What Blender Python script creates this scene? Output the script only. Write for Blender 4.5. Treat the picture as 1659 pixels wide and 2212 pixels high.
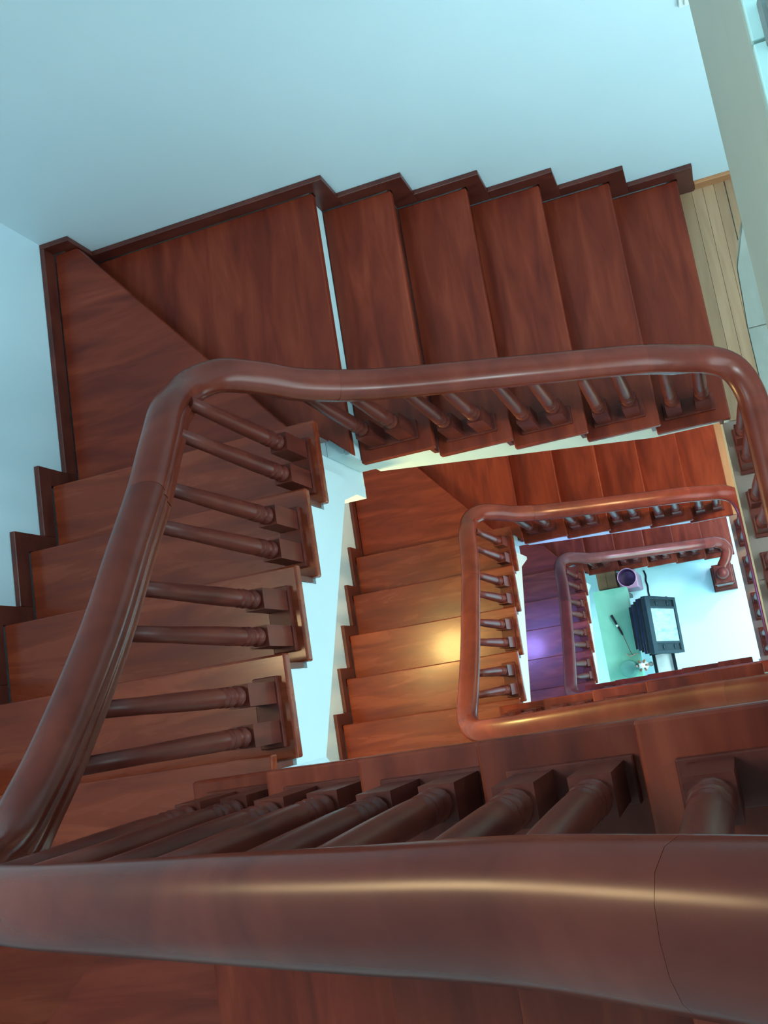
import bpy, bmesh, math, random
from mathutils import Vector, Matrix
for o in list(bpy.data.objects):
    bpy.data.objects.remove(o)
sc = bpy.context.scene
COL = sc.collection
random.seed(4)
# ------------------------------------------------------------------ camera, world, light, exposure
cam_d = bpy.data.cameras.new('camera')
cam = bpy.data.objects.new('camera', cam_d)
COL.objects.link(cam)
cam_d.sensor_fit = 'VERTICAL'
cam_d.sensor_height = 36.0
cam_d.sensor_width = 27.0
cam_d.lens = 36.0 * 2180.56 / 2212.0
cam_d.clip_start = 0.02
cam.matrix_world = Matrix(((0.93190703, 0.20613535, 0.29842504, 1.0985),
                           (-0.15527487, 0.97032509, -0.18536165, 0.0824),
                           (-0.32777889, 0.12640191, 0.93626041, 4.1016),
                           (0, 0, 0, 1)))
sc.camera = cam
world = bpy.data.worlds.new('world')
sc.world = world
world.use_nodes = True
world.node_tree.nodes['Background'].inputs['Color'].default_value = (0.72, 0.95, 1.0, 1)
world.node_tree.nodes['Background'].inputs['Strength'].default_value = 0.14
sc.view_settings.view_transform = 'Standard'
sc.view_settings.look = 'None'
sc.view_settings.gamma = 1.0
sc.view_settings.use_curve_mapping = False
sc.view_settings.exposure = 0.22


def area_light(name, loc, target, size, size_y, power, color):
    d = bpy.data.lights.new(name, 'AREA')
    d.shape = 'RECTANGLE'
    d.size, d.size_y, d.energy, d.color = size, size_y, power, color
    o = bpy.data.objects.new(name, d)
    COL.objects.link(o)
    o.location = loc
    o.rotation_euler = (Vector(target) - Vector(loc)).to_track_quat('-Z', 'Y').to_euler()
    return o


def bulb(name, loc, radius, power, color):
    d = bpy.data.lights.new(name, 'POINT')
    d.shadow_soft_size, d.energy, d.color = radius, power, color
    o = bpy.data.objects.new(name, d)
    COL.objects.link(o)
    o.location = loc
    return o


CYAN = (0.72, 0.95, 1.0)
area_light('ceiling_light', (-0.3, 0.8, 5.85), (-0.3, 0.8, 0), 0.6, 0.6, 30, CYAN)
area_light('room_light_upper', (3.3, 0.9, 4.5), (-0.6, 1.2, 2.2), 1.6, 1.8, 26, CYAN)
area_light('room_light_middle', (3.35, 0.3, 2.0), (-0.8, 0.8, 1.4), 1.4, 1.8, 44, CYAN)
area_light('room_light_lower', (3.3, 0.3, -1.4), (0.0, 0.3, -2.0), 1.4, 1.8, 36, CYAN)
area_light('ground_room_light', (2.3, 0.3, -3.3), (0.6, 0.3, -5.9), 1.4, 1.6, 125, (0.60, 0.98, 1.0))
bulb('landing_bulb_upper', (2.0, 0.45, 2.52), 0.2, 52, (0.78, 0.95, 1.0))
bulb('wall_bulb_upper', (-0.92, 0.46, 3.8), 0.15, 26, (1.0, 0.68, 0.34))
bulb('wall_bulb_middle', (-0.87, 0.42, 0.42), 0.13, 58, (1.0, 0.64, 0.2))
bulb('landing_bulb_middle', (1.9, 1.2, -0.75), 0.08, 88, (1.0, 0.56, 0.26))
bulb('wall_bulb_lower', (-0.90, 0.42, -2.2), 0.11, 42, (0.34, 0.27, 1.0))
bulb('landing_fill_lower', (1.9, 1.2, -3.75), 0.08, 58, (0.86, 0.68, 1.0))  # added violet fill that lifts the lowest steps, not a known lamp
bulb('under_stairs_fill', (-0.55, 0.2, -5.1), 0.08, 10, CYAN)  # hidden fill added to brighten the floor strip left of the table

# ------------------------------------------------------------------ measures (metres)
R_ = 0.1535                     # rise of one step
H = 2.9535                      # storey height
D = 0.25                        # going, back and near flights
DL = 0.2459                     # going, left flight
YB = 1.9377                     # back wall
YO = 0.9307                     # well edge of back flight
XL = -1.0102                    # left wall
YN = -0.008                     # well edge of near flight
YW = -1.02                      # near wall
X1 = 1.2551                     # first nosing
YL1 = 0.9917
XN1 = -0.045
XLAND = 1.235
OV = 0.024
TH = 0.035
SK = 0.0636
SOF = 0.30
G = -2 * H
XR = 3.5
ZT = 5.95


def T(i): return X1 - (i - 1) * D
def L(j): return YL1 - (j - 1) * DL
def NX(j): return XN1 + (j - 1) * D
def NY(j): return -0.014 + 0.007 * (j - 1)


# ------------------------------------------------------------------ materials
def mat(name, base, rough=0.5, spec=0.5, coat=0.0, metal=0.0):
    m = bpy.data.materials.new(name)
    m.use_nodes = True
    b = m.node_tree.nodes['Principled BSDF']
    b.inputs['Base Color'].default_value = (*base, 1)
    b.inputs['Roughness'].default_value = rough
    b.inputs['Specular IOR Level'].default_value = spec
    b.inputs['Coat Weight'].default_value = coat
    b.inputs['Coat Roughness'].default_value = 0.12
    b.inputs['Metallic'].default_value = metal
    return m


def noise_mat(name, cols, scale=(1, 1, 1), nscale=4.0, detail=5, rough=0.4, rvar=0.08, spec=0.5, coat=0.0, bump=0.0, rnd=0.0, rot=0.0, pos=None):
    """soft procedural colour from stretched noise"""
    m = mat(name, cols[0], rough, spec, coat)
    nt = m.node_tree
    N, K = nt.nodes, nt.links
    b = N['Principled BSDF']
    tc = N.new('ShaderNodeTexCoord')
    mp = N.new('ShaderNodeMapping')
    mp.inputs['Scale'].default_value = scale
    mp.inputs['Rotation'].default_value = (0, 0, rot)
    oi = N.new('ShaderNodeObjectInfo')
    va = N.new('ShaderNodeVectorMath')
    va.operation = 'ADD'
    vm = N.new('ShaderNodeVectorMath')
    vm.operation = 'SCALE'
    cx = N.new('ShaderNodeCombineXYZ')
    for s in ('X', 'Y', 'Z'):
        K.new(oi.outputs['Random'], cx.inputs[s])
    vm.inputs['Scale'].default_value = 9.0
    K.new(cx.outputs[0], vm.inputs[0])
    K.new(tc.outputs['Object'], mp.inputs['Vector'])
    K.new(mp.outputs[0], va.inputs[0])
    K.new(vm.outputs[0], va.inputs[1])
    n1 = N.new('ShaderNodeTexNoise')
    n1.inputs['Scale'].default_value = nscale
    n1.inputs['Detail'].default_value = detail
    n1.inputs['Roughness'].default_value = 0.55
    n1.inputs['Distortion'].default_value = 0.6
    K.new(va.outputs[0], n1.inputs['Vector'])
    cr = N.new('ShaderNodeValToRGB')
    pos = pos or [0.3 + 0.42 * i / (len(cols) - 1) for i in range(len(cols))]
    while len(cr.color_ramp.elements) < len(cols):
        cr.color_ramp.elements.new(0.5)
    for e, c, p in zip(cr.color_ramp.elements, cols, pos):
        e.position = p
        e.color = (*c, 1)
    K.new(n1.outputs['Fac'], cr.inputs['Fac'])
    last = cr.outputs['Color']
    if rnd:
        hs = N.new('ShaderNodeHueSaturation')
        mr = N.new('ShaderNodeMapRange')
        mr.inputs['To Min'].default_value = 1 - rnd
        mr.inputs['To Max'].default_value = 1 + rnd
        K.new(oi.outputs['Random'], mr.inputs['Value'])
        K.new(mr.outputs[0], hs.inputs['Value'])
        K.new(last, hs.inputs['Color'])
        last = hs.outputs['Color']
    K.new(last, b.inputs['Base Color'])
    mr = N.new('ShaderNodeMapRange')
    mr.inputs['To Min'].default_value = rough - rvar
    mr.inputs['To Max'].default_value = rough + rvar
    K.new(n1.outputs['Fac'], mr.inputs['Value'])
    K.new(mr.outputs[0], b.inputs['Roughness'])
    if bump:
        bp = N.new('ShaderNodeBump')
        bp.inputs['Strength'].default_value = bump
        bp.inputs['Distance'].default_value = 0.004
        K.new(n1.outputs['Fac'], bp.inputs['Height'])
        K.new(bp.outputs[0], b.inputs['Normal'])
    return m


WC = [(0.105, 0.014, 0.0075), (0.17, 0.025, 0.0115), (0.235, 0.042, 0.0195)]
M_TY = noise_mat('wood_grain_y', WC, (7, 1.1, 7), 2.2, 5, 0.36, 0.05, 0.2, 0.03, rnd=0.12)
M_TX = noise_mat('wood_grain_x', [(0.115, 0.0165, 0.007), (0.182, 0.030, 0.0115), (0.245, 0.050, 0.0195)], (1.1, 7, 7), 2.2, 5, 0.27, 0.04, 0.26, 0.24, rnd=0.12)
M_TD = noise_mat('wood_grain_diagonal', WC, (1.1, 7, 7), 2.2, 5, 0.36, 0.05, 0.26, 0.06, rot=math.radians(45))
M_RAIL = noise_mat('handrail_wood', [(0.090, 0.0135, 0.0075), (0.122, 0.0205, 0.0115), (0.155, 0.029, 0.0165)], (2, 2, 2), 3.0, 4, 0.25, 0.03, 0.25, 0.0, rnd=0.1)
M_DARK = noise_mat('dark_turned_wood', [(0.065, 0.012, 0.009), (0.10, 0.019, 0.013), (0.14, 0.028, 0.018)], (6, 6, 1.5), 3.0, 4, 0.36, 0.04, 0.2, 0.0)
M_SKIRT = noise_mat('skirting_wood', [(0.06, 0.012, 0.009), (0.09, 0.018, 0.012), (0.12, 0.026, 0.016)], (3, 3, 8), 3.0, 4, 0.36, 0.05)
M_WALL = noise_mat('painted_plaster', [(0.585, 0.775, 0.86), (0.625, 0.805, 0.89)], (1, 1, 1), 1.3, 3, 0.55, 0.05, 0.35, bump=0.02)
M_WHITE = noise_mat('white_plaster', [(0.56, 0.73, 0.77), (0.60, 0.77, 0.81)], (1, 1, 1), 2.0, 3, 0.6, 0.05, 0.3)
M_BEAM = noise_mat('beam_plaster', [(0.46, 0.50, 0.44), (0.50, 0.54, 0.48)], (1, 1, 1), 2.0, 3, 0.6, 0.05, 0.3)
M_TAN = noise_mat('tan_plank_wood', [(0.28, 0.165, 0.09), (0.355, 0.22, 0.125), (0.42, 0.275, 0.165)], (12, 1.0, 4), 2.0, 5, 0.34, 0.05, rnd=0.1)
M_ORANGE = noise_mat('orange_baseboard_wood', [(0.36, 0.15, 0.06), (0.46, 0.21, 0.09)], (1, 8, 8), 2.0, 4, 0.35, 0.05)
M_TILE = noise_mat('grey_stone_tile', [(0.25, 0.27, 0.235), (0.30, 0.32, 0.285), (0.36, 0.38, 0.34)], (2.5, 1.0, 2), 2.4, 5, 0.25, 0.05, rnd=0.05)
M_EDGE = noise_mat('brown_grey_stone', [(0.16, 0.12, 0.10), (0.20, 0.16, 0.14)], (2.5, 1.0, 2), 2.4, 5, 0.3, 0.05, rnd=0.05)
M_GFLOOR = noise_mat('white_ground_tile', [(0.58, 0.90, 0.91), (0.64, 0.93, 0.93)], (1, 1, 1), 1.2, 3, 0.3, 0.05)
M_GREEN = noise_mat('green_cloth', [(0.20, 0.46, 0.32), (0.24, 0.52, 0.37)], (2, 1, 2), 4, 4, 0.75, 0.05, 0.2)
M_TEAL = noise_mat('teal_glaze', [(0.08, 0.24, 0.18), (0.10, 0.28, 0.21)], (2, 2, 2), 4, 3, 0.5, 0.05)
M_BLACK = noise_mat('black_plastic', [(0.005, 0.008, 0.011), (0.009, 0.014, 0.018)], (3, 3, 3), 5, 3, 0.35, 0.06, 0.15)
M_NAVY = noise_mat('navy_casing', [(0.005, 0.010, 0.03), (0.014, 0.02, 0.055)], (3, 3, 3), 5, 3, 0.35, 0.06, 0.15)
M_GREY = noise_mat('grey_bezel', [(0.010, 0.020, 0.026), (0.016, 0.03, 0.037)], (3, 3, 3), 5, 3, 0.38, 0.05, 0.15)
M_SCREEN = noise_mat('pale_screen', [(0.18, 0.28, 0.32), (0.32, 0.44, 0.47), (0.38, 0.51, 0.54)], (1, 9, 3), 3.0, 5, 0.2, 0.05)
M_CARD = noise_mat('brown_cardboard', [(0.30, 0.15, 0.07), (0.36, 0.19, 0.09)], (2, 2, 2), 4, 3, 0.7, 0.05)
M_PINK = noise_mat('pink_plastic', [(0.38, 0.20, 0.30), (0.44, 0.25, 0.34)], (2, 2, 2), 4, 3, 0.45, 0.05)
M_PURPLE = noise_mat('purple_plastic', [(0.05, 0.02, 0.06), (0.07, 0.03, 0.085)], (2, 2, 2), 4, 3, 0.4, 0.05)
M_CERAMIC = noise_mat('white_ceramic', [(0.70, 0.68, 0.64), (0.8, 0.78, 0.74)], (3, 3, 3), 5, 3, 0.25, 0.05)
M_BROWN = noise_mat('brown_glaze', [(0.22, 0.09, 0.04), (0.3, 0.13, 0.06)], (3, 3, 3), 5, 3, 0.35, 0.05)
M_PEACH = noise_mat('peach_fabric', [(0.55, 0.40, 0.28), (0.62, 0.46, 0.33)], (3, 3, 3), 5, 3, 0.7, 0.05)
M_PLATE = mat('switch_plate_plastic', (0.75, 0.86, 0.87), 0.35)
M_METAL = mat('brushed_metal', (0.5, 0.52, 0.52), 0.35, metal=1.0)
M_GSTONE = noise_mat('grey_rubber', [(0.20, 0.26, 0.26), (0.26, 0.32, 0.32)], (3, 3, 3), 5, 3, 0.6, 0.05)


# ------------------------------------------------------------------ mesh helpers
def link(name, me, m, parent=None, smooth=False):
    o = bpy.data.objects.new(name, me)
    COL.objects.link(o)
    if m:
        me.materials.append(m)
    if parent:
        o.parent = parent
    if smooth:
        for p in me.polygons:
            p.use_smooth = True
    return o


def obj(name, bm, m, parent=None, bevel=0.0, smooth=False, seg=2):
    bmesh.ops.remove_doubles(bm, verts=bm.verts, dist=1e-6)
    bmesh.ops.recalc_face_normals(bm, faces=bm.faces)
    if bevel:
        es = [e for e in bm.edges if len(e.link_faces) == 2 and e.calc_face_angle(0) > 0.5]
        bmesh.ops.bevel(bm, geom=es, offset=bevel, segments=seg, affect='EDGES', clamp_overlap=True, profile=0.5)
    me = bpy.data.meshes.new(name)
    bm.to_mesh(me)
    bm.free()
    return link(name, me, m, parent, smooth)


def BM(): return bmesh.new()


def add_box(bm, x0, x1, y0, y1, z0, z1, mtx=None):
    v = [Vector((x, y, z)) for z in (z0, z1) for y in (y0, y1) for x in (x0, x1)]
    if mtx:
        v = [mtx @ p for p in v]
    v = [bm.verts.new(p) for p in v]
    for f in ((0, 2, 3, 1), (4, 5, 7, 6), (0, 1, 5, 4), (2, 6, 7, 3), (0, 4, 6, 2), (1, 3, 7, 5)):
        bm.faces.new([v[i] for i in f])
    return bm


def add_prism(bm, poly, a0, a1, axis):
    """extrude a polygon; axis names the extrusion direction ('x': poly in yz, 'y': poly in xz, 'z': poly in xy)"""
    def P(p, a):
        return {'x': (a, p[0], p[1]), 'y': (p[0], a, p[1]), 'z': (p[0], p[1], a)}[axis]
    lo = [bm.verts.new(P(p, a0)) for p in poly]
    hi = [bm.verts.new(P(p, a1)) for p in poly]
    n = len(poly)
    f0, f1 = bm.faces.new(lo), bm.faces.new(hi)
    f0.normal_update()
    f1.normal_update()
    for i in range(n):
        bm.faces.new((lo[i], lo[(i + 1) % n], hi[(i + 1) % n], hi[i]))
    bmesh.ops.triangulate(bm, faces=[f for f in (f0, f1) if len(f.verts) > 4])
    return bm


def box(name, m, parent, x0, x1, y0, y1, z0, z1, bevel=0.0):
    return obj(name, add_box(BM(), x0, x1, y0, y1, z0, z1), m, parent, bevel)


def prism(name, m, parent, poly, a0, a1, axis, bevel=0.0):
    return obj(name, add_prism(BM(), poly, a0, a1, axis), m, parent, bevel)


def add_lathe(bm, prof, n=14, c=(0, 0, 0)):
    rings = []
    for r, z in prof:
        rings.append([bm.verts.new((c[0] + r * math.cos(2 * math.pi * k / n), c[1] + r * math.sin(2 * math.pi * k / n), c[2] + z)) for k in range(n)])
    for a, b in zip(rings, rings[1:]):
        for k in range(n):
            bm.faces.new((a[k], a[(k + 1) % n], b[(k + 1) % n], b[k]))
    bm.faces.new(list(reversed(rings[0])))
    bm.faces.new(rings[-1])
    return bm


def add_tube(bm, pts, rad, n=8):
    pts = [Vector(p) for p in pts]
    rings = []
    for i, p in enumerate(pts):
        t = (pts[min(i + 1, len(pts) - 1)] - pts[max(i - 1, 0)]).normalized()
        u = t.cross(Vector((0, 0, 1)))
        if u.length < 0.05:
            u = t.cross(Vector((1, 0, 0)))
        u.normalize()
        w = u.cross(t)
        rr = rad[i] if isinstance(rad, (list, tuple)) else rad
        rings.append([bm.verts.new(p + rr * (math.cos(2 * math.pi * k / n) * u + math.sin(2 * math.pi * k / n) * w)) for k in range(n)])
    for a, b in zip(rings, rings[1:]):
        for k in range(n):
            bm.faces.new((a[k], a[(k + 1) % n], b[(k + 1) % n], b[k]))
    bm.faces.new(rings[0])
    bm.faces.new(rings[-1])
    return bm


def tag(o, label=None, cat=None, group=None, kind=None):
    if label: o['label'] = label
    if cat: o['category'] = cat
    if group: o['group'] = group
    if kind: o['kind'] = kind
    return o


def thing(name, label, cat, loc=(0, 0, 0), group=None):
    o = bpy.data.objects.new(name, None)
    o.empty_display_size = 0.1
    COL.objects.link(o)
    o.location = loc
    return tag(o, label, cat, group)


# ------------------------------------------------------------------ the setting
def struct(name, bm, m, label, cat='wall', bevel=0.0):
    return tag(obj(name, bm, m, None, bevel), label, cat, None, 'structure')


struct('wall_back', add_box(BM(), XL - 0.15, XR + 0.15, YB, YB + 0.15, G - 0.2, ZT), M_WALL, 'pale cyan plaster wall behind the upper flight of steps', 'wall')
struct('wall_left', add_box(BM(), XL - 0.15, XL, YW - 0.15, YB, G - 0.2, ZT), M_WALL, 'pale cyan plaster wall at the left beside the steps', 'wall')
struct('wall_near', add_box(BM(), XL, XR + 0.15, YW - 0.15, YW, G - 0.2, ZT), M_WALL, 'plaster wall behind the nearest flight of steps', 'wall')
struct('wall_right', add_box(BM(), XR, XR + 0.15, YW, YB, G - 0.2, ZT), M_WALL, 'plaster wall at the far side of the landings', 'wall')
struct('ceiling', add_box(BM(), XL - 0.15, XR + 0.15, YW - 0.15, YB + 0.15, ZT, ZT + 0.12), M_WHITE, 'white ceiling above the stairwell', 'ceiling')
struct('floor', add_box(BM(), XL - 0.1, XR + 0.1, YW - 0.1, YB + 0.1, G - 0.2, G), M_GFLOOR, 'bright white tiled floor at the bottom of the stairwell', 'floor')


def landing(z, label):
    """landing slab with planks next to the first step and stone tiles beyond"""
    poly = [(XLAND, YN), (XLAND, YO + 0.02), (X1 - 0.02, YO + 0.02), (X1 - 0.02, YB), (XR, YB), (XR, YW), (NX(6) + 0.01, YW), (NX(6) + 0.01, YN)]
    f = struct('floor', add_prism(BM(), poly, z - 0.2, z - 0.012, 'z'), M_BEAM, label, 'floor')
    y0, y1 = YW + 0.005, YB - 0.005
    # planks (a cut tile corner makes the far ends wider, as laid)
    xs = [(X1 + 0.001, 1.3065), (1.3075, 1.3505), (1.3515, 1.3945)]
    for k, (a, b) in enumerate(xs):
        ya = YO + 0.02 if k == 0 else YO - 0.0
        box('floor_plank', M_TAN, f, a, b, ya if k == 0 else y0, y1, z - 0.012, z, 0.0006)
    for a, b in ((y0, -0.3), (-0.299, 0.32), (0.321, YO + 0.017)):
        box('floor_tile', M_EDGE, f, XLAND - 0.01, 1.3065, a, b, z - 0.012, z, 0.002)
    prism('floor_plank', M_TAN, f, [(1.395, 1.30), (1.408, 1.555), (1.435, 1.655), (1.435, y1), (1.395, y1)], z - 0.012, z, 'z', 0.002)
    prism('floor_plank', M_TAN, f, [(1.438, 1.665), (1.478, 1.775), (1.478, y1), (1.438, y1)], z - 0.012, z, 'z', 0.002)
    prism('floor_tile', M_TILE, f, [(1.397, 1.30), (1.411, 1.553), (1.482, 1.773), (1.482, y1), (1.90, y1), (1.90, 1.30)], z - 0.012, z + 0.001, 'z', 0.002)
    ys = [y0, -0.5, 0.1, 0.7, 1.297]
    for a, b in zip(ys, ys[1:]):
        box('floor_tile', M_TILE, f, 1.397, 1.90, a + 0.0015, b - 0.0015, z - 0.012, z + 0.001, 0.002)
    ys = [y0, -0.5, 0.1, 0.7, 1.297, y1]
    for x in (1.90, 2.43, 2.96):
        for a, b in zip(ys, ys[1:]):
            box('floor_tile', M_TILE, f, x + 0.003, x + 0.527, a + 0.0015, b - 0.0015, z - 0.012, z + 0.001, 0.002)
    return f


def beam(n, z, depth, label):
    return struct('trim_%d' % n, add_box(BM(), XLAND, XLAND + 0.22, YN - 0.002, YB, z - depth, z - 0.2), M_BEAM, label, 'beam')


landing(0.0, 'tan plank and grey tile landing at the foot of the upper steps')
landing(-H, 'tan edged landing one storey below, seen as a thin strip')
# top landing, only its edge is in view
f3 = struct('floor', add_box(BM(), XLAND + 0.02, XR, YW, YB, H - 0.2, H - 0.012), M_BEAM, 'top landing at the right edge, brightly lit', 'floor')
for i in range(4):
    for j in range(5):
        box('floor_tile', M_GFLOOR, f3, XLAND + 0.022 + i * 0.56, min(XLAND + 0.58 + i * 0.56, XR - 0.002), YW + 0.002 + j * 0.59, min(YW + 0.588 + j * 0.59, YB - 0.002), H - 0.012, H, 0.002)
beam(1, 0.0, 0.58, 'pale edge beam under the landing at the foot of the upper steps')
beam(2, -H, 0.58, 'pale edge beam under the landing one storey down')
struct('trim_3', add_box(BM(), XLAND + 0.02, XLAND + 0.24, -0.3, YB, H - 0.6, H - 0.2), M_BEAM, 'greyish green edge beam of the top landing at the upper right', 'beam')
for k, z in ((1, 0.0), (2, -H)):
    struct('baseboard_%s' % ('back' if k == 1 else 'back_lower'), add_box(BM(), X1 + SK + 0.002, XR, YB - 0.016, YB, z, z + 0.055), M_ORANGE,
           'orange wooden baseboard on the back wall beside the landing' if k == 1 else 'orange baseboard one storey down', 'baseboard', 0.003)

# ------------------------------------------------------------------ staircases
def staircase(z0, label, white_riser):
    st = thing('staircase', label, 'staircase', (0, 0, z0), 'winding flights of the stairwell')
    # --- plaster body under the steps: back flight
    poly = [(X1 - OV - 0.02, 0.0)]
    for i in range(1, 6):
        poly += [(T(i) - OV - 0.016, i * R_ - TH), (T(i + 1) - OV - 0.016, i * R_ - TH)]
    zb = lambda x: 0.508 - 0.528 * x          # soffit of the back flight
    poly += [(T(6) - OV - 0.016, zb(T(6))), (0.962, 0.0)]
    prism('soffit_body', M_WHITE, st, poly, YO + 0.022, YB - 0.003, 'y')
    # corner body with winders
    zc = 6 * R_ + 0.5 * R_ - SOF
    box('soffit_body', M_WHITE, st, -0.098, T(6) - OV - 0.016, YO + 0.022, YB - 0.003, 0.56, 6 * R_ - TH)
    box('soffit_body', M_WHITE, st, XL + 0.003, -0.10, 0.852, L(1) - OV - 0.016, 6 * R_ - TH, 8 * R_ - TH)
    polyc = [(-0.10, YB - 0.003), (-0.10, 0.855), (XL + 0.003, 0.855), (XL + 0.003, YB - 0.003)]
    prism('soffit_body', M_WHITE, st, polyc, 0.53, 6 * R_ - TH, 'z')
    # left flight body
    poly = [(0.85, 0.76), (0.85, 8 * R_ - TH)]
    for j in range(1, 5):
        poly += [(L(j + 1) - OV - 0.016, (7 + j) * R_ - TH)]
        if j < 4:
            poly += [(L(j + 1) - OV - 0.016, (8 + j) * R_ - TH)]
    zl = lambda y: 0.99 + (0.767 - y) * 0.615
    poly += [(L(5) - OV - 0.016, zl(L(5))), (0.767, 0.99), (0.834, 0.76)]
    prism('soffit_body', M_WHITE, st, poly, XL + 0.003, -0.022, 'x')
    # near corner body
    prism('soffit_body', M_WHITE, st, [(XL + 0.003, L(5) - OV - 0.016), (-0.022, L(5) - OV - 0.016), (XN1 + OV + 0.016, YN - 0.05), (XN1 + OV + 0.016, YW + 0.003), (XL + 0.003, YW + 0.003)],
          zl(L(5)), 12 * R_ - TH, 'z')
    # near flight body
    poly = [(NX(1) + OV + 0.016, 12 * R_ - 0.1), (NX(1) + OV + 0.016, 14 * R_ - TH)]
    for j in range(1, 6):
        poly += [(NX(j + 1) + OV + 0.016 - (0.04 if j == 5 else 0), (13 + j) * R_ - TH)]
        if j < 5:
            poly += [(NX(j + 1) + OV + 0.016, (14 + j) * R_ - TH)]
    zn = lambda x: 14 * R_ + (x - NX(1)) / D * R_ - SOF
    xe = NX(6) + OV - 0.024
    poly += [(xe, zn(xe)), (NX(1) + OV + 0.016, zn(NX(1)))]
    poly = [p for i, p in enumerate(poly) if i == 0 or p != poly[i - 1]]
    poly = poly[1:]
    prism('soffit_body', M_WHITE, st, poly, YW + 0.003, YN - 0.022, 'y')
    # --- treads
    for i in range(1, 6):
        box('tread', M_TY, st, T(i + 1) - OV, T(i), YO, YB - 0.021, i * R_ - TH, i * R_, 0.006)
    w1 = [(T(6), YB - 0.021), (T(6), YO), (-0.116, 1.043), (-0.19, 1.02), (-0.955, YB - 0.021)]
    prism('tread', M_TY, st, w1, 6 * R_ - TH, 6 * R_, 'z', 0.005)
    w2 = [(-0.892, YB - 0.021), (-0.12, 0.990), (-0.08, L(1) - OV), (XL + 0.021, L(1) - OV), (XL + 0.021, YB - 0.021)]
    prism('tread', M_TD, st, w2, 7 * R_ - TH, 7 * R_, 'z', 0.005)
    for j in range(1, 5):
        box('tread', M_TX, st, XL + 0.021, 0.0, L(j + 1) - OV, L(j), (7 + j) * R_ - TH, (7 + j) * R_, 0.006)
    w3 = [(XL + 0.021, L(5)), (0.0, L(5)), (-0.005, YN - 0.035), (-0.05, YN - 0.06), (XL + 0.021, YW + 0.13)]
    prism('tread', M_TX, st, w3, 12 * R_ - TH, 12 * R_, 'z', 0.005)
    w4 = [(XL + 0.021, YW + 0.155), (-0.045, YN - 0.035), (NX(1) + OV, YN - 0.015), (NX(1) + OV, YW + 0.021), (XL + 0.021, YW + 0.021)]
    prism('tread', M_TD, st, w4, 13 * R_ - TH, 13 * R_, 'z', 0.005)
    for j in range(1, 6):
        box('tread', M_TY, st, NX(j), NX(j + 1) + OV - (0.05 if j == 5 else 0), YW + 0.021, NY(j), (13 + j) * R_ - TH, (13 + j) * R_, 0.006)
    # --- risers
    for i in range(1, 7):
        white = i == 6 and white_riser
        r = box('riser', M_WHITE if white else M_SKIRT, st, T(i) - OV - 0.015, T(i) - OV, YO + 0.014, YB - 0.021, (i - 1) * R_ + 0.001, i * R_ - TH)
        if white:
            tag(r, 'white painted riser')
    for j in range(1, 6):
        box('riser', M_SKIRT, st, XL + 0.021, -0.016, L(j) - OV - 0.015, L(j) - OV, (6 + j) * R_ + 0.001, (7 + j) * R_ - TH)
    for j in range(1, 7):
        box('riser', M_SKIRT, st, NX(j) + OV, NX(j) + OV + 0.015, YW + 0.021, YN - 0.016, (12 + j) * R_ + 0.001, (13 + j) * R_ - TH)
    d = Vector((-0.892, YB - 0.021)) - Vector((-0.12, 0.990))
    n = Vector((-d.y, d.x)).normalized() * 0.02
    if n.x > 0: n = -n
    a, b = Vector((-0.14, 1.02)) + n * 1.2, Vector((-0.892, YB - 0.03)) + n * 1.2
    prism('riser', M_SKIRT, st, [tuple(a), tuple(b), tuple(b + n * 0.7), tuple(a + n * 0.7)], 6 * R_ + 0.001, 7 * R_ - TH, 'z')
    # --- stepped skirting boards on the walls, one piece per step
    y0, y1 = YB - 0.02, YB - 0.001
    for i in range(1, 7):
        z = i * R_
        left = (T(i + 1) + SK) if i < 6 else -0.886
        pts = [(left - 0.0, z - TH), (left, z + SK), (T(i) + SK, z + SK), (T(i) + SK, z + SK - R_ + 0.001), (T(i) + 0.001, z + SK - R_ - SK + 0.001), (T(i) + 0.001, z - TH)]
        pts = [(left, z + 0.001), (left, z + SK), (T(i) + SK, z + SK), (T(i) + SK, z - R_ + (SK if i > 1 else 0.001)), (T(i) + SK, z - R_ + 0.001), (T(i) - OV, z - R_ + 0.001), (T(i) - OV, z - TH - 0.001), (T(i) + 0.001, z - TH - 0.001), (T(i) + 0.001, z + 0.001)]
        prism('skirting_board', M_SKIRT, st, pts, y0, y1, 'y', 0.002)
    zz = 7 * R_
    prism('skirting_board', M_SKIRT, st, [(XL + 0.001, zz + 0.001), (XL + 0.001, zz + SK), (-0.886, zz + SK), (-0.886, zz - R_ + 0.001), (-0.945, zz - R_ + 0.001), (-0.945, zz + 0.001)], y0, y1, 'y', 0.002)
    x0, x1 = XL + 0.001, XL + 0.02
    box('skirting_board', M_SKIRT, st, x0, x1, L(1) + SK, YB - 0.021, zz + 0.001, zz + SK, 0.002)
    for j in range(1, 6):
        z = (7 + j) * R_
        end = (L(j + 1) + SK) if j < 5 else YW + 0.2
        pts = [(end, z + 0.001), (end, z + SK), (L(j) + SK, z + SK), (L(j) + SK, z - R_ + 0.001), (L(j) - OV, z - R_ + 0.001), (L(j) - OV, z - TH - 0.001), (L(j) + 0.001, z - TH - 0.001), (L(j) + 0.001, z + 0.001)]
        prism('skirting_board', M_SKIRT, st, pts, x0, x1, 'x', 0.002)
    z = 13 * R_
    box('skirting_board', M_SKIRT, st, x0, x1, YW + 0.021, YW + 0.2, z + 0.001, z + SK, 0.002)
    ya, yb = YW + 0.001, YW + 0.02
    box('skirting_board', M_SKIRT, st, XL + 0.021, NX(1) - SK, ya, yb, z + 0.001, z + SK, 0.002)
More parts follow.
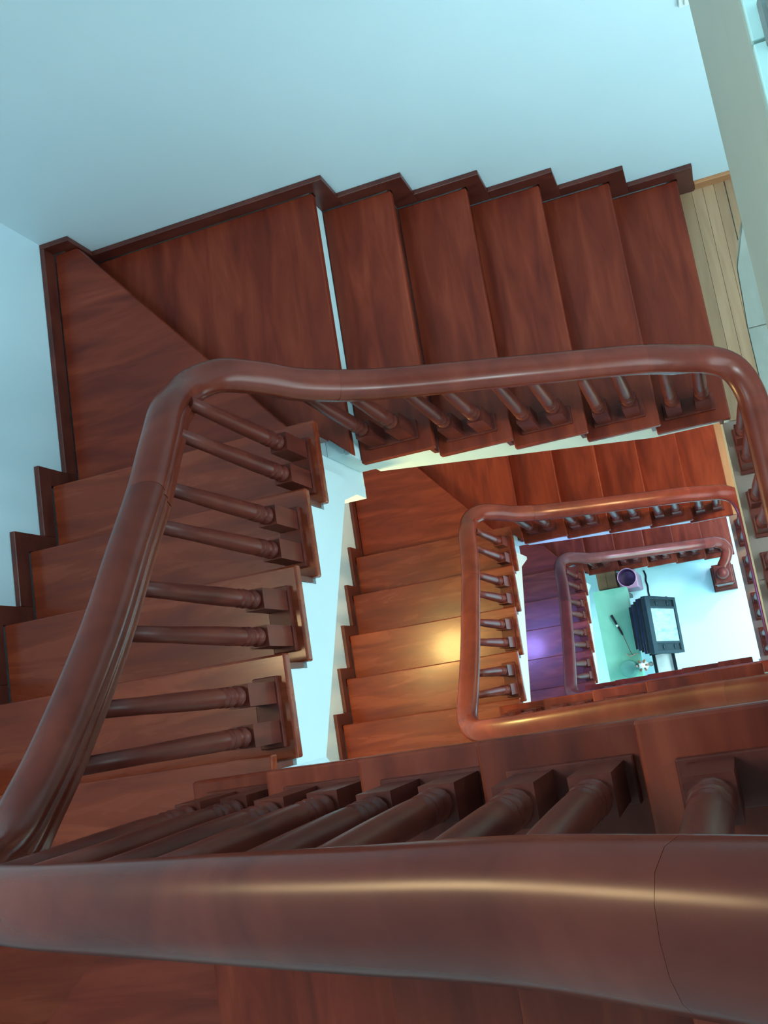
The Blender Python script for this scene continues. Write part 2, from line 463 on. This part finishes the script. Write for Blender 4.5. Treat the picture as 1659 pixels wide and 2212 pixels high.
    for j in range(1, 6):
        z = (13 + j) * R_
        e = NX(j + 1) - SK
        pts = [(e, z + 0.001), (e, z + SK), (NX(j) - SK, z + SK), (NX(j) - SK, z - R_ + 0.001), (NX(j) + OV, z - R_ + 0.001), (NX(j) + OV, z - TH - 0.001), (NX(j) - 0.001, z - TH - 0.001), (NX(j) - 0.001, z + 0.001)]
        prism('skirting_board', M_SKIRT, st, pts, ya, yb, 'y', 0.002)
    return st


staircase(0.0, 'upper dark red wooden stairs with a white riser beside the corner step', True)
staircase(-H, 'middle storey of reddish wooden stairs seen through the well below the upper stairs', False)
staircase(G, 'lowest wooden stairs tinted purple, rising from the white ground floor', False)

# ------------------------------------------------------------------ balustrades
def baluster_mesh(h, n=14):
    bm = BM()
    add_box(bm, -0.028, 0.028, -0.028, 0.028, 0, 0.15)
    prof = [(0.020, 0.148), (0.024, 0.156), (0.0265, 0.163), (0.024, 0.170), (0.018, 0.176), (0.0205, 0.186), (0.0245, 0.200), (0.0255, 0.212), (0.0225, 0.222),
            (0.0185, 0.228), (0.0245, 0.234), (0.0245, 0.242), (0.0205, 0.248), (0.0235, 0.262), (0.0235, 0.32), (0.0215, 0.45), (0.0185, 0.58), (0.0165, h)]
    add_lathe(bm, prof, n)
    bmesh.ops.recalc_face_normals(bm, faces=bm.faces)
    me = bpy.data.meshes.new('baluster')
    bm.to_mesh(me)
    bm.free()
    me.materials.append(M_DARK)
    for p in me.polygons:
        p.use_smooth = len(p.vertices) == 4 and p.index > 5
    return me


BAL = {}


def baluster(parent, x, y, z, ztop):
    h = round(ztop - z, 3)
    if h not in BAL:
        BAL[h] = baluster_mesh(h)
    o = bpy.data.objects.new('baluster', BAL[h])
    COL.objects.link(o)
    o.parent = parent
    o.location = (x, y, z)
    return o


# handrail path: centre line of its top surface
PATH = [(1.312, 0.004, 0.735), (1.312, 0.2, 0.745), (1.312, 0.5, 0.745), (1.312, 0.78, 0.745), (1.305, 0.885, 0.75), (1.272, 0.962, 0.768), (1.205, 0.998, 0.815),
        (1.12, 1.001, 0.905), (1.03, 1.001, 0.985), (0.9, 1.001, 1.062), (0.765, 1.001, 1.135), (0.64, 1.001, 1.205), (0.509, 1.001, 1.276), (0.385, 1.001, 1.345),
        (0.27, 1.001, 1.42), (0.18, 1.001, 1.50), (0.10, 1.004, 1.585), (0.025, 1.014, 1.69), (-0.042, 1.014, 1.785), (-0.086, 0.978, 1.885),
        (-0.092, 0.900, 2.00), (-0.078, 0.784, 2.095), (-0.07, 0.648, 2.185), (-0.07, 0.492, 2.295), (-0.07, 0.341, 2.40), (-0.07, 0.2, 2.515), (-0.07, 0.09, 2.615),
        (-0.066, 0.0, 2.72), (-0.04, -0.05, 2.83), (0.02, -0.080, 2.935), (0.12, -0.084, 3.02), (0.26, -0.082, 3.11), (0.43, -0.077, 3.20), (0.6, -0.071, 3.29), (0.78, -0.066, 3.382),
        (0.92, -0.060, 3.462), (1.03, -0.058, 3.54), (1.12, -0.057, 3.608), (1.19, -0.056, 3.65), (1.25, -0.056, 3.668), (1.31, -0.056, 3.678), (1.352, -0.056, 3.683)]


def smooth_path(pts, sub=5):
    P = [Vector(p) for p in pts]
    out = []
    for i in range(len(P) - 1):
        p0, p1, p2, p3 = P[max(i - 1, 0)], P[i], P[i + 1], P[min(i + 2, len(P) - 1)]
        for s in range(sub):
            t = s / sub
            out.append(0.5 * ((2 * p1) + (-p0 + p2) * t + (2 * p0 - 5 * p1 + 4 * p2 - p3) * t * t + (-p0 + 3 * p1 - 3 * p2 + p3) * t ** 3))
    out.append(P[-1])
    return out


# mushroom shaped section, (across, up), the top surface at up = 0
SEC = [(0.0, 0.0), (0.018, -0.0015), (0.033, -0.007), (0.0435, -0.018), (0.0468, -0.031), (0.045, -0.043), (0.039, -0.050), (0.0365, -0.0525), (0.0385, -0.057),
       (0.0385, -0.067), (0.034, -0.072), (0.031, -0.076), (0.032, -0.082), (0.0305, -0.094)]
SEC = SEC + [(-a, b) for a, b in reversed(SEC[1:])]


def rail_piece(name, pts, parent):
    bm = BM()
    rings = []
    for i, p in enumerate(pts):
        t = (pts[min(i + 1, len(pts) - 1)] - pts[max(i - 1, 0)])
        t.normalize()
        u = Vector((t.y, -t.x, 0))
        u.normalize()
        w = u.cross(t)
        if w.z < 0: w = -w
        rings.append([bm.verts.new(p + u * a + w * b) for a, b in SEC])
    n = len(SEC)
    for a, b in zip(rings, rings[1:]):
        for k in range(n):
            bm.faces.new((a[k], a[(k + 1) % n], b[(k + 1) % n], b[k]))
    c0, c1 = bm.faces.new(rings[0]), bm.faces.new(rings[-1])
    c0.normal_update()
    c1.normal_update()
    bmesh.ops.triangulate(bm, faces=[c0, c1])
    o = obj(name, bm, M_RAIL, parent)
    me = o.data
    me.shade_smooth() if hasattr(me, 'shade_smooth') else None
    for p in me.polygons:
        p.use_smooth = len(p.vertices) == 4
    me.set_sharp_from_angle(angle=math.radians(50))
    return o


FULL = smooth_path(PATH)


def rail_z(x, y):
    best = min(FULL, key=lambda p: (p.x - x) ** 2 + (p.y - y) ** 2)
    return best.z


def split_at(pts, cuts):
    """indices where the rail is jointed"""
    idx = [0] + [min(range(len(pts)), key=lambda i: (pts[i] - Vector(c)).length) for c in cuts] + [len(pts) - 1]
    out = []
    for a, b in zip(idx, idx[1:]):
        seg = [p.copy() for p in pts[a:b + 1]]
        if len(seg) > 2:
            seg[0] = seg[0] + (seg[1] - seg[0]).normalized() * 0.0003
        out.append(seg)
    return out


CUTS = [(1.312, 0.5, 0.745), (1.03, 1.001, 0.985), (0.195, 1.001, 1.482), (-0.07, 0.648, 2.185), (0.12, -0.084, 3.02), (1.03, -0.058, 3.54)]


def balustrade(z0, label, pts, ground=False, landing_rail=True):
    t = thing('balustrade', label, 'railing', (0, 0, z0), 'turned wooden balustrades round the stairwell')
    cuts = CUTS if not ground else CUTS[1:]
    for seg in split_at(pts, cuts):
        rail_piece('handrail', seg, t)
    PL = 0.02

    def pair(ax, c0, c1, fixed, z, ztops):
        w = 0.034
        lo, hi = min(c0, c1) - 0.042, max(c0, c1) + 0.042
        if ax == 'x':
            box('base_plate', M_DARK, t, lo, hi, fixed - w, fixed + w, z + 0.0005, z + PL, 0.003)
            q = ((c0, fixed), (c1, fixed))
        else:
            box('base_plate', M_DARK, t, fixed - w, fixed + w, lo, hi, z + 0.0005, z + PL, 0.003)
            q = ((fixed, c0), (fixed, c1))
        for (x, y), zt in zip(q, ztops):
            baluster(t, x, y, z + PL, zt - 0.07)
    for i in range(1, 6):
        a, b = T(i) - 0.195, T(i) - 0.088
        pair('x', a, b, 1.006, i * R_, (rail_z(a, 1.001), rail_z(b, 1.001)))
    for j in range(1, 5):
        a, b = L(j) - 0.097, L(j) - 0.195
        pair('y', a, b, -0.058, (7 + j) * R_, (rail_z(-0.07, a), rail_z(-0.07, b)))
    for j in range(1, 6):
        a, b = NX(j) + 0.085, NX(j) + 0.185
        pair('x', a, b, -0.072, (13 + j) * R_, (rail_z(a, -0.066), rail_z(b, -0.066)))
    if landing_rail:
        for y in (0.82, 0.57, 0.33, 0.10):
            pair('y', y + 0.05, y - 0.05, 1.285, 0.0, (0.745, 0.745))
    return t


balustrade(0.0, 'dark red turned balustrade with a thick handrail, nearest, round the upper stairs', FULL)
balustrade(-H, 'turned balustrade one storey down inside the well, with warm lit handrail', FULL)
i0 = min(range(len(FULL)), key=lambda i: (FULL[i] - Vector((1.205, 0.998, 0.815))).length)
low = smooth_path([(1.125, 0.80, 0.735), (1.165, 0.86, 0.735), (1.19, 0.93, 0.75), (1.165, 0.985, 0.80)]) + [p.copy() for p in FULL if False]
j0 = min(range(len(FULL)), key=lambda i: (FULL[i] - Vector((1.12, 1.001, 0.905))).length)
low = low[:-1] + [Vector((1.165, 0.985, 0.80))] + FULL[j0:]
bl = balustrade(G, 'lowest balustrade ending in a newel post with a ball on the white floor', low, True, False)
# newel post: part of the lowest balustrade
nx, ny = 1.115, 0.735
nb = box('newel_post', M_DARK, bl, nx - 0.105, nx + 0.105, ny - 0.115, ny + 0.115, 0.0, 0.10, 0.006)
bm = BM()
add_box(bm, nx - 0.092, nx + 0.092, ny - 0.098, ny + 0.098, 0.1, 0.16)
add_box(bm, nx - 0.072, nx + 0.072, ny - 0.076, ny + 0.076, 0.16, 0.66)
obj('newel_shaft', bm, M_DARK, nb, 0.004)
bm = BM()
add_box(bm, nx - 0.085, nx + 0.085, ny - 0.088, ny + 0.088, 0.66, 0.70)
add_box(bm, nx - 0.072, nx + 0.072, ny - 0.076, ny + 0.076, 0.70, 0.73)
obj('newel_cap', bm, M_DARK, nb, 0.006)
prof = [(0.055, 0.73), (0.055, 0.742), (0.04, 0.75), (0.032, 0.76), (0.036, 0.768)] + [(0.05 * math.cos(a), 0.812 + 0.05 * math.sin(a)) for a in [math.radians(q) for q in range(-55, 91, 12)]]
prof[-1] = (0.003, 0.862)
obj('newel_ball', add_lathe(BM(), prof, 20, (nx, ny, 0)), M_DARK, nb, smooth=True)

# ------------------------------------------------------------------ switch plate on the back wall, grey plinth on the top landing
sw = thing('light_switch', 'small white switch plate on the back wall at the top right corner', 'switch', (1.385, YB, 1.30))
box('face_plate', M_PLATE, sw, -0.06, 0.06, -0.010, -0.0005, -0.065, 0.065, 0.003)
box('rocker', M_PLATE, sw, -0.045, 0.045, -0.016, -0.010, -0.052, 0.052, 0.003)
pb = thing('plinth', 'blurred grey block on the bright top landing at the right edge', 'block', (1.30, 0.765, H))
bm = BM()
add_box(bm, -0.03, 0.05, -0.03, 0.03, 0, 0.012)
add_box(bm, -0.022, 0.042, -0.022, 0.022, 0.012, 0.04)
obj('base_block', bm, M_GSTONE, pb, 0.004)

# ------------------------------------------------------------------ ground floor things
TZ = G + 0.75
tb = thing('side_table', 'long narrow table covered with green cloth on the ground floor', 'table', (0.13, 0.19, G))
bm = BM()
add_box(bm, -0.14, 0.14, -0.62, 0.58, 0.715, 0.745)
obj('tabletop', bm, M_GREEN, tb, 0.006)
for sx in (-1, 1):
    for y in (-0.58, 0.54):
        box('leg', M_BLACK, tb, sx * 0.115 - 0.018, sx * 0.115 + 0.018, y - 0.018, y + 0.018, 0, 0.715, 0.003)
# cloth with a gently wavy hem
bm = BM()
top, bot = [], []
per = []
CX, CY = 0.146, (-0.626, 0.586)
for (xa, ya), (xb, yb) in (((-CX, CY[0]), (CX, CY[0])), ((CX, CY[0]), (CX, CY[1])), ((CX, CY[1]), (-CX, CY[1])), ((-CX, CY[1]), (-CX, CY[0]))):
    n_ = 6 if ya == yb else 18
    per += [(xa + (xb - xa) * k / n_, ya + (yb - ya) * k / n_) for k in range(n_)]
N_ = len(per)
for k, (x, y) in enumerate(per):
    top.append(bm.verts.new((x, y, 0.7465)))
    bot.append(bm.verts.new((x * (1.035 + 0.02 * math.sin(k * 1.7)), y * (1.012 + 0.006 * math.sin(k * 2.1)), 0.60 + 0.012 * math.sin(k * 0.9))))
bm.faces.new(top)
for k in range(N_):
    bm.faces.new((top[k], bot[k], bot[(k + 1) % N_], top[(k + 1) % N_]))
cl = obj('tablecloth', bm, M_GREEN)
cl.location = (0.13, 0.19, G)
tag(cl, 'plain green cloth spread over the narrow ground floor table', 'tablecloth')
TZ = G + 0.748
# black wand with a white band and thin cord
a, b = Vector((0.106, 0.545, 0.012)), Vector((0.172, 0.355, 0.012))
wd = thing('flashlight', 'black baton with a white band and thin cord lying on the green table', 'torch', (0, 0, TZ))
obj('barrel', add_tube(BM(), [a, a.lerp(b, 0.48)], [0.012, 0.011], 12), M_BLACK, wd)
tag(obj('band', add_tube(BM(), [a.lerp(b, 0.481), a.lerp(b, 0.58)], 0.009, 12), M_CERAMIC, wd), 'white band')
obj('tip', add_tube(BM(), [a.lerp(b, 0.581), a.lerp(b, 0.9), b], [0.011, 0.010, 0.006], 12), M_BLACK, wd)
obj('cord', add_tube(BM(), smooth_path([b + Vector((0, 0, -0.008)), (0.182, 0.31, 0.003), (0.196, 0.255, 0.003), (0.208, 0.20, 0.003), (0.22, 0.17, 0.003)]), 0.0025, 6), M_BROWN, wd)
# teal pot
pt = thing('stool_pot', 'round teal pot standing at the near end of the green table', 'pot', (0.178, 0.055, TZ))
obj('pot_body', add_lathe(BM(), [(0.055, 0.0), (0.072, 0.02), (0.078, 0.07), (0.074, 0.10), (0.07, 0.104)], 24), M_TEAL, pt, smooth=False)
obj('lid', add_lathe(BM(), [(0.07, 0.104), (0.071, 0.112), (0.05, 0.12), (0.012, 0.124), (0.004, 0.125)], 24), M_TEAL, pt)
# peach ribbon lying at the edge
rb = obj('ribbon', add_tube(BM(), smooth_path([(0.17, 0.185, 0.005), (0.195, 0.165, 0.007), (0.225, 0.165, 0.012), (0.245, 0.175, 0.006), (0.27, 0.17, 0.006)]), [0.005 + 0.002 * math.sin(i) for i in range(21)], 8), M_PEACH)
rb.location = (0, 0, TZ)
tag(rb, 'crumpled peach ribbon beside the teal pot on the green table', 'ribbon')
# ceramic figurine
fg = thing('figurine', 'white and brown ceramic ornament standing between green table and black stand', 'ornament', (0.304, 0.065, G))
obj('pedestal', add_lathe(BM(), [(0.022, 0), (0.022, 0.03), (0.014, 0.06), (0.014, 0.45), (0.02, 0.5), (0.02, 0.77)], 14), M_BROWN, fg)
obj('body', add_lathe(BM(), [(0.03, 0.77), (0.042, 0.80), (0.044, 0.85), (0.03, 0.91), (0.02, 0.94)], 14), M_CERAMIC, fg)
obj('head', add_lathe(BM(), [(0.01, 0.935), (0.024, 0.95), (0.026, 0.97), (0.018, 0.99), (0.004, 0.998)], 12), M_CERAMIC, fg)
bm = BM()
for k in range(6):
    an = k * math.pi / 3
    add_tube(bm, [(0.02 * math.cos(an), 0.02 * math.sin(an), 0.91), (0.045 * math.cos(an), 0.045 * math.sin(an), 0.95), (0.055 * math.cos(an), 0.055 * math.sin(an), 0.935)], [0.006, 0.012, 0.004], 6)
obj('collar', bm, M_BROWN, fg)
# television leaning back on a black stand
st = thing('tv_stand', 'black two rail stand with a pale shelf under the television', 'stand', (0.45, 0.33, G))
box('shelf', M_CERAMIC, st, -0.10, 0.10, -0.40, 0.30, 0.21, 0.23, 0.003)
box('shelf', M_BLACK, st, -0.12, 0.14, -0.19, 0.32, 0.31, 0.33, 0.003)
for x in (-0.105, 0.07):
    box('rail', M_BLACK, st, x, x + 0.03, -0.45, 0.32, 0.235, 0.27, 0.003)
    for y in (-0.44, 0.28):
        box('leg', M_BLACK, st, x, x + 0.03, y, y + 0.03, 0.0, 0.235, 0.003)
    box('post', M_BLACK, st, x, x + 0.03, 0.25, 0.28, 0.27, 0.31)
    box('post', M_BLACK, st, x, x + 0.03, -0.18, -0.15, 0.27, 0.31)
box('cross_bar', M_GREY, st, -0.075, 0.07, -0.42, -0.40, 0.245, 0.262)
# face frame: local y along width, local z up the face, local x out of the face
tvp0, tvp1 = Vector((0.648, 0.372, G + 0.46)), Vector((0.424, 0.398, G + 0.99))
up = (tvp1 - tvp0)
hgt = up.length
up.normalize()
side = Vector((0.0, 1.0, 0.0))
nrm = side.cross(up).normalized()
if nrm.x < 0: nrm = -nrm
side = up.cross(nrm).normalized()
MT = Matrix((( nrm.x, side.x, up.x, tvp0.x), (nrm.y, side.y, up.y, tvp0.y), (nrm.z, side.z, up.z, tvp0.z), (0, 0, 0, 1)))
tv = bpy.data.objects.new('television', None)
COL.objects.link(tv)
tv.matrix_world = MT
tag(tv, 'dark television with pale screen and speakers at both sides, tilted back on a stand', 'television')
Wd = 0.25
bm = BM()
for (y0, y1, z0, z1) in ((-Wd, Wd, 0, 0.05), (-Wd, Wd, hgt - 0.075, hgt), (-Wd, -Wd + 0.025, 0.05, hgt - 0.075), (Wd - 0.025, Wd, 0.05, hgt - 0.075),
                         (-Wd + 0.085, -Wd + 0.105, 0.05, hgt - 0.075), (Wd - 0.105, Wd - 0.085, 0.05, hgt - 0.075)):
    add_box(bm, -0.03, 0.012, y0, y1, z0, z1)
obj('bezel', bm, M_GREY, tv, 0.003)
bm = BM()
add_box(bm, -0.06, -0.03, -Wd + 0.01, Wd - 0.01, 0.01, hgt - 0.005)
obj('case', bm, M_BLACK, tv, 0.004)
box('screen', M_SCREEN, tv, -0.03, 0.004, -Wd + 0.105, Wd - 0.105, 0.05, hgt - 0.075)
for y in (-Wd + 0.025, Wd - 0.085):
    g = box('speaker', M_BLACK, tv, -0.03, 0.002, y, y + 0.06, 0.05, hgt - 0.075)
    for z in (0.15, 0.36):
        o = obj('speaker_cone', add_lathe(BM(), [(0.024, 0), (0.024, 0.004), (0.018, 0.001), (0.008, 0.003), (0.002, 0.003)], 14), M_GREY, g)
        o.matrix_local = Matrix.Translation((0.002, y + 0.03, z)) @ Matrix.Rotation(math.pi / 2, 4, 'Y')
for k in range(4):
    d0 = -0.064 - k * 0.032
    s = 0.018 * k
    box('casing_rib', M_NAVY if k % 2 == 0 else M_BLACK, tv, d0 - 0.028, d0, -Wd + 0.01 + s, Wd - 0.01 - s, 0.03 + s, hgt - 0.02 - 0.012 * k, 0.004)
box('foot', M_BLACK, tv, -0.10, -0.02, -0.18, 0.18, -0.03, 0.01, 0.003)
# boxes and basin beyond the table
cb = thing('cardboard_box', 'brown cardboard box at the far end of the green table', 'box', (0.115, 0.88, G))
box('carton', M_CARD, cb, -0.085, 0.085, -0.09, 0.06, 0, 0.66, 0.004)
for s in (-1, 1):
    box('flap', M_CARD, cb, -0.083 if s < 0 else 0.002, -0.002 if s < 0 else 0.083, -0.088, 0.058, 0.66, 0.665)
pk = thing('storage_bin', 'pink plastic bin between cardboard box and television', 'bin', (0.30, 0.842, G))
bm = BM()
add_prism(bm, [(-0.075, -0.075), (0.075, -0.075), (0.075, 0.075), (-0.075, 0.075)], 0.0, 0.62, 'z')
obj('tub', bm, M_PINK, pk, 0.015)
box('lid', M_PINK, pk, -0.082, 0.082, -0.082, 0.082, 0.62, 0.64, 0.008)
bs = thing('basin', 'round purple basin with a pale rim standing on the pink bin', 'basin', (0.315, 0.842, G + 0.64))
obj('bowl', add_lathe(BM(), [(0.045, 0.0), (0.06, 0.10), (0.08, 0.22), (0.079, 0.23), (0.06, 0.14), (0.004, 0.13)], 26), M_PURPLE, bs)
tag(obj('rim', add_tube(BM(), [(0.08 * math.cos(2 * math.pi * k / 26), 0.08 * math.sin(2 * math.pi * k / 26), 0.231) for k in range(27)], 0.004, 6), M_PINK, bs), 'pale rim')
cbk = obj('cable', add_tube(BM(), smooth_path([(0.41, 0.95, 0.006), (0.42, 0.90, 0.006), (0.412, 0.85, 0.006), (0.418, 0.80, 0.006), (0.413, 0.74, 0.006), (0.416, 0.69, 0.006)]), 0.008, 6), M_BLACK)
cbk.location = (0, 0, G)
tag(cbk, 'black cable on the white floor behind the television', 'cable')
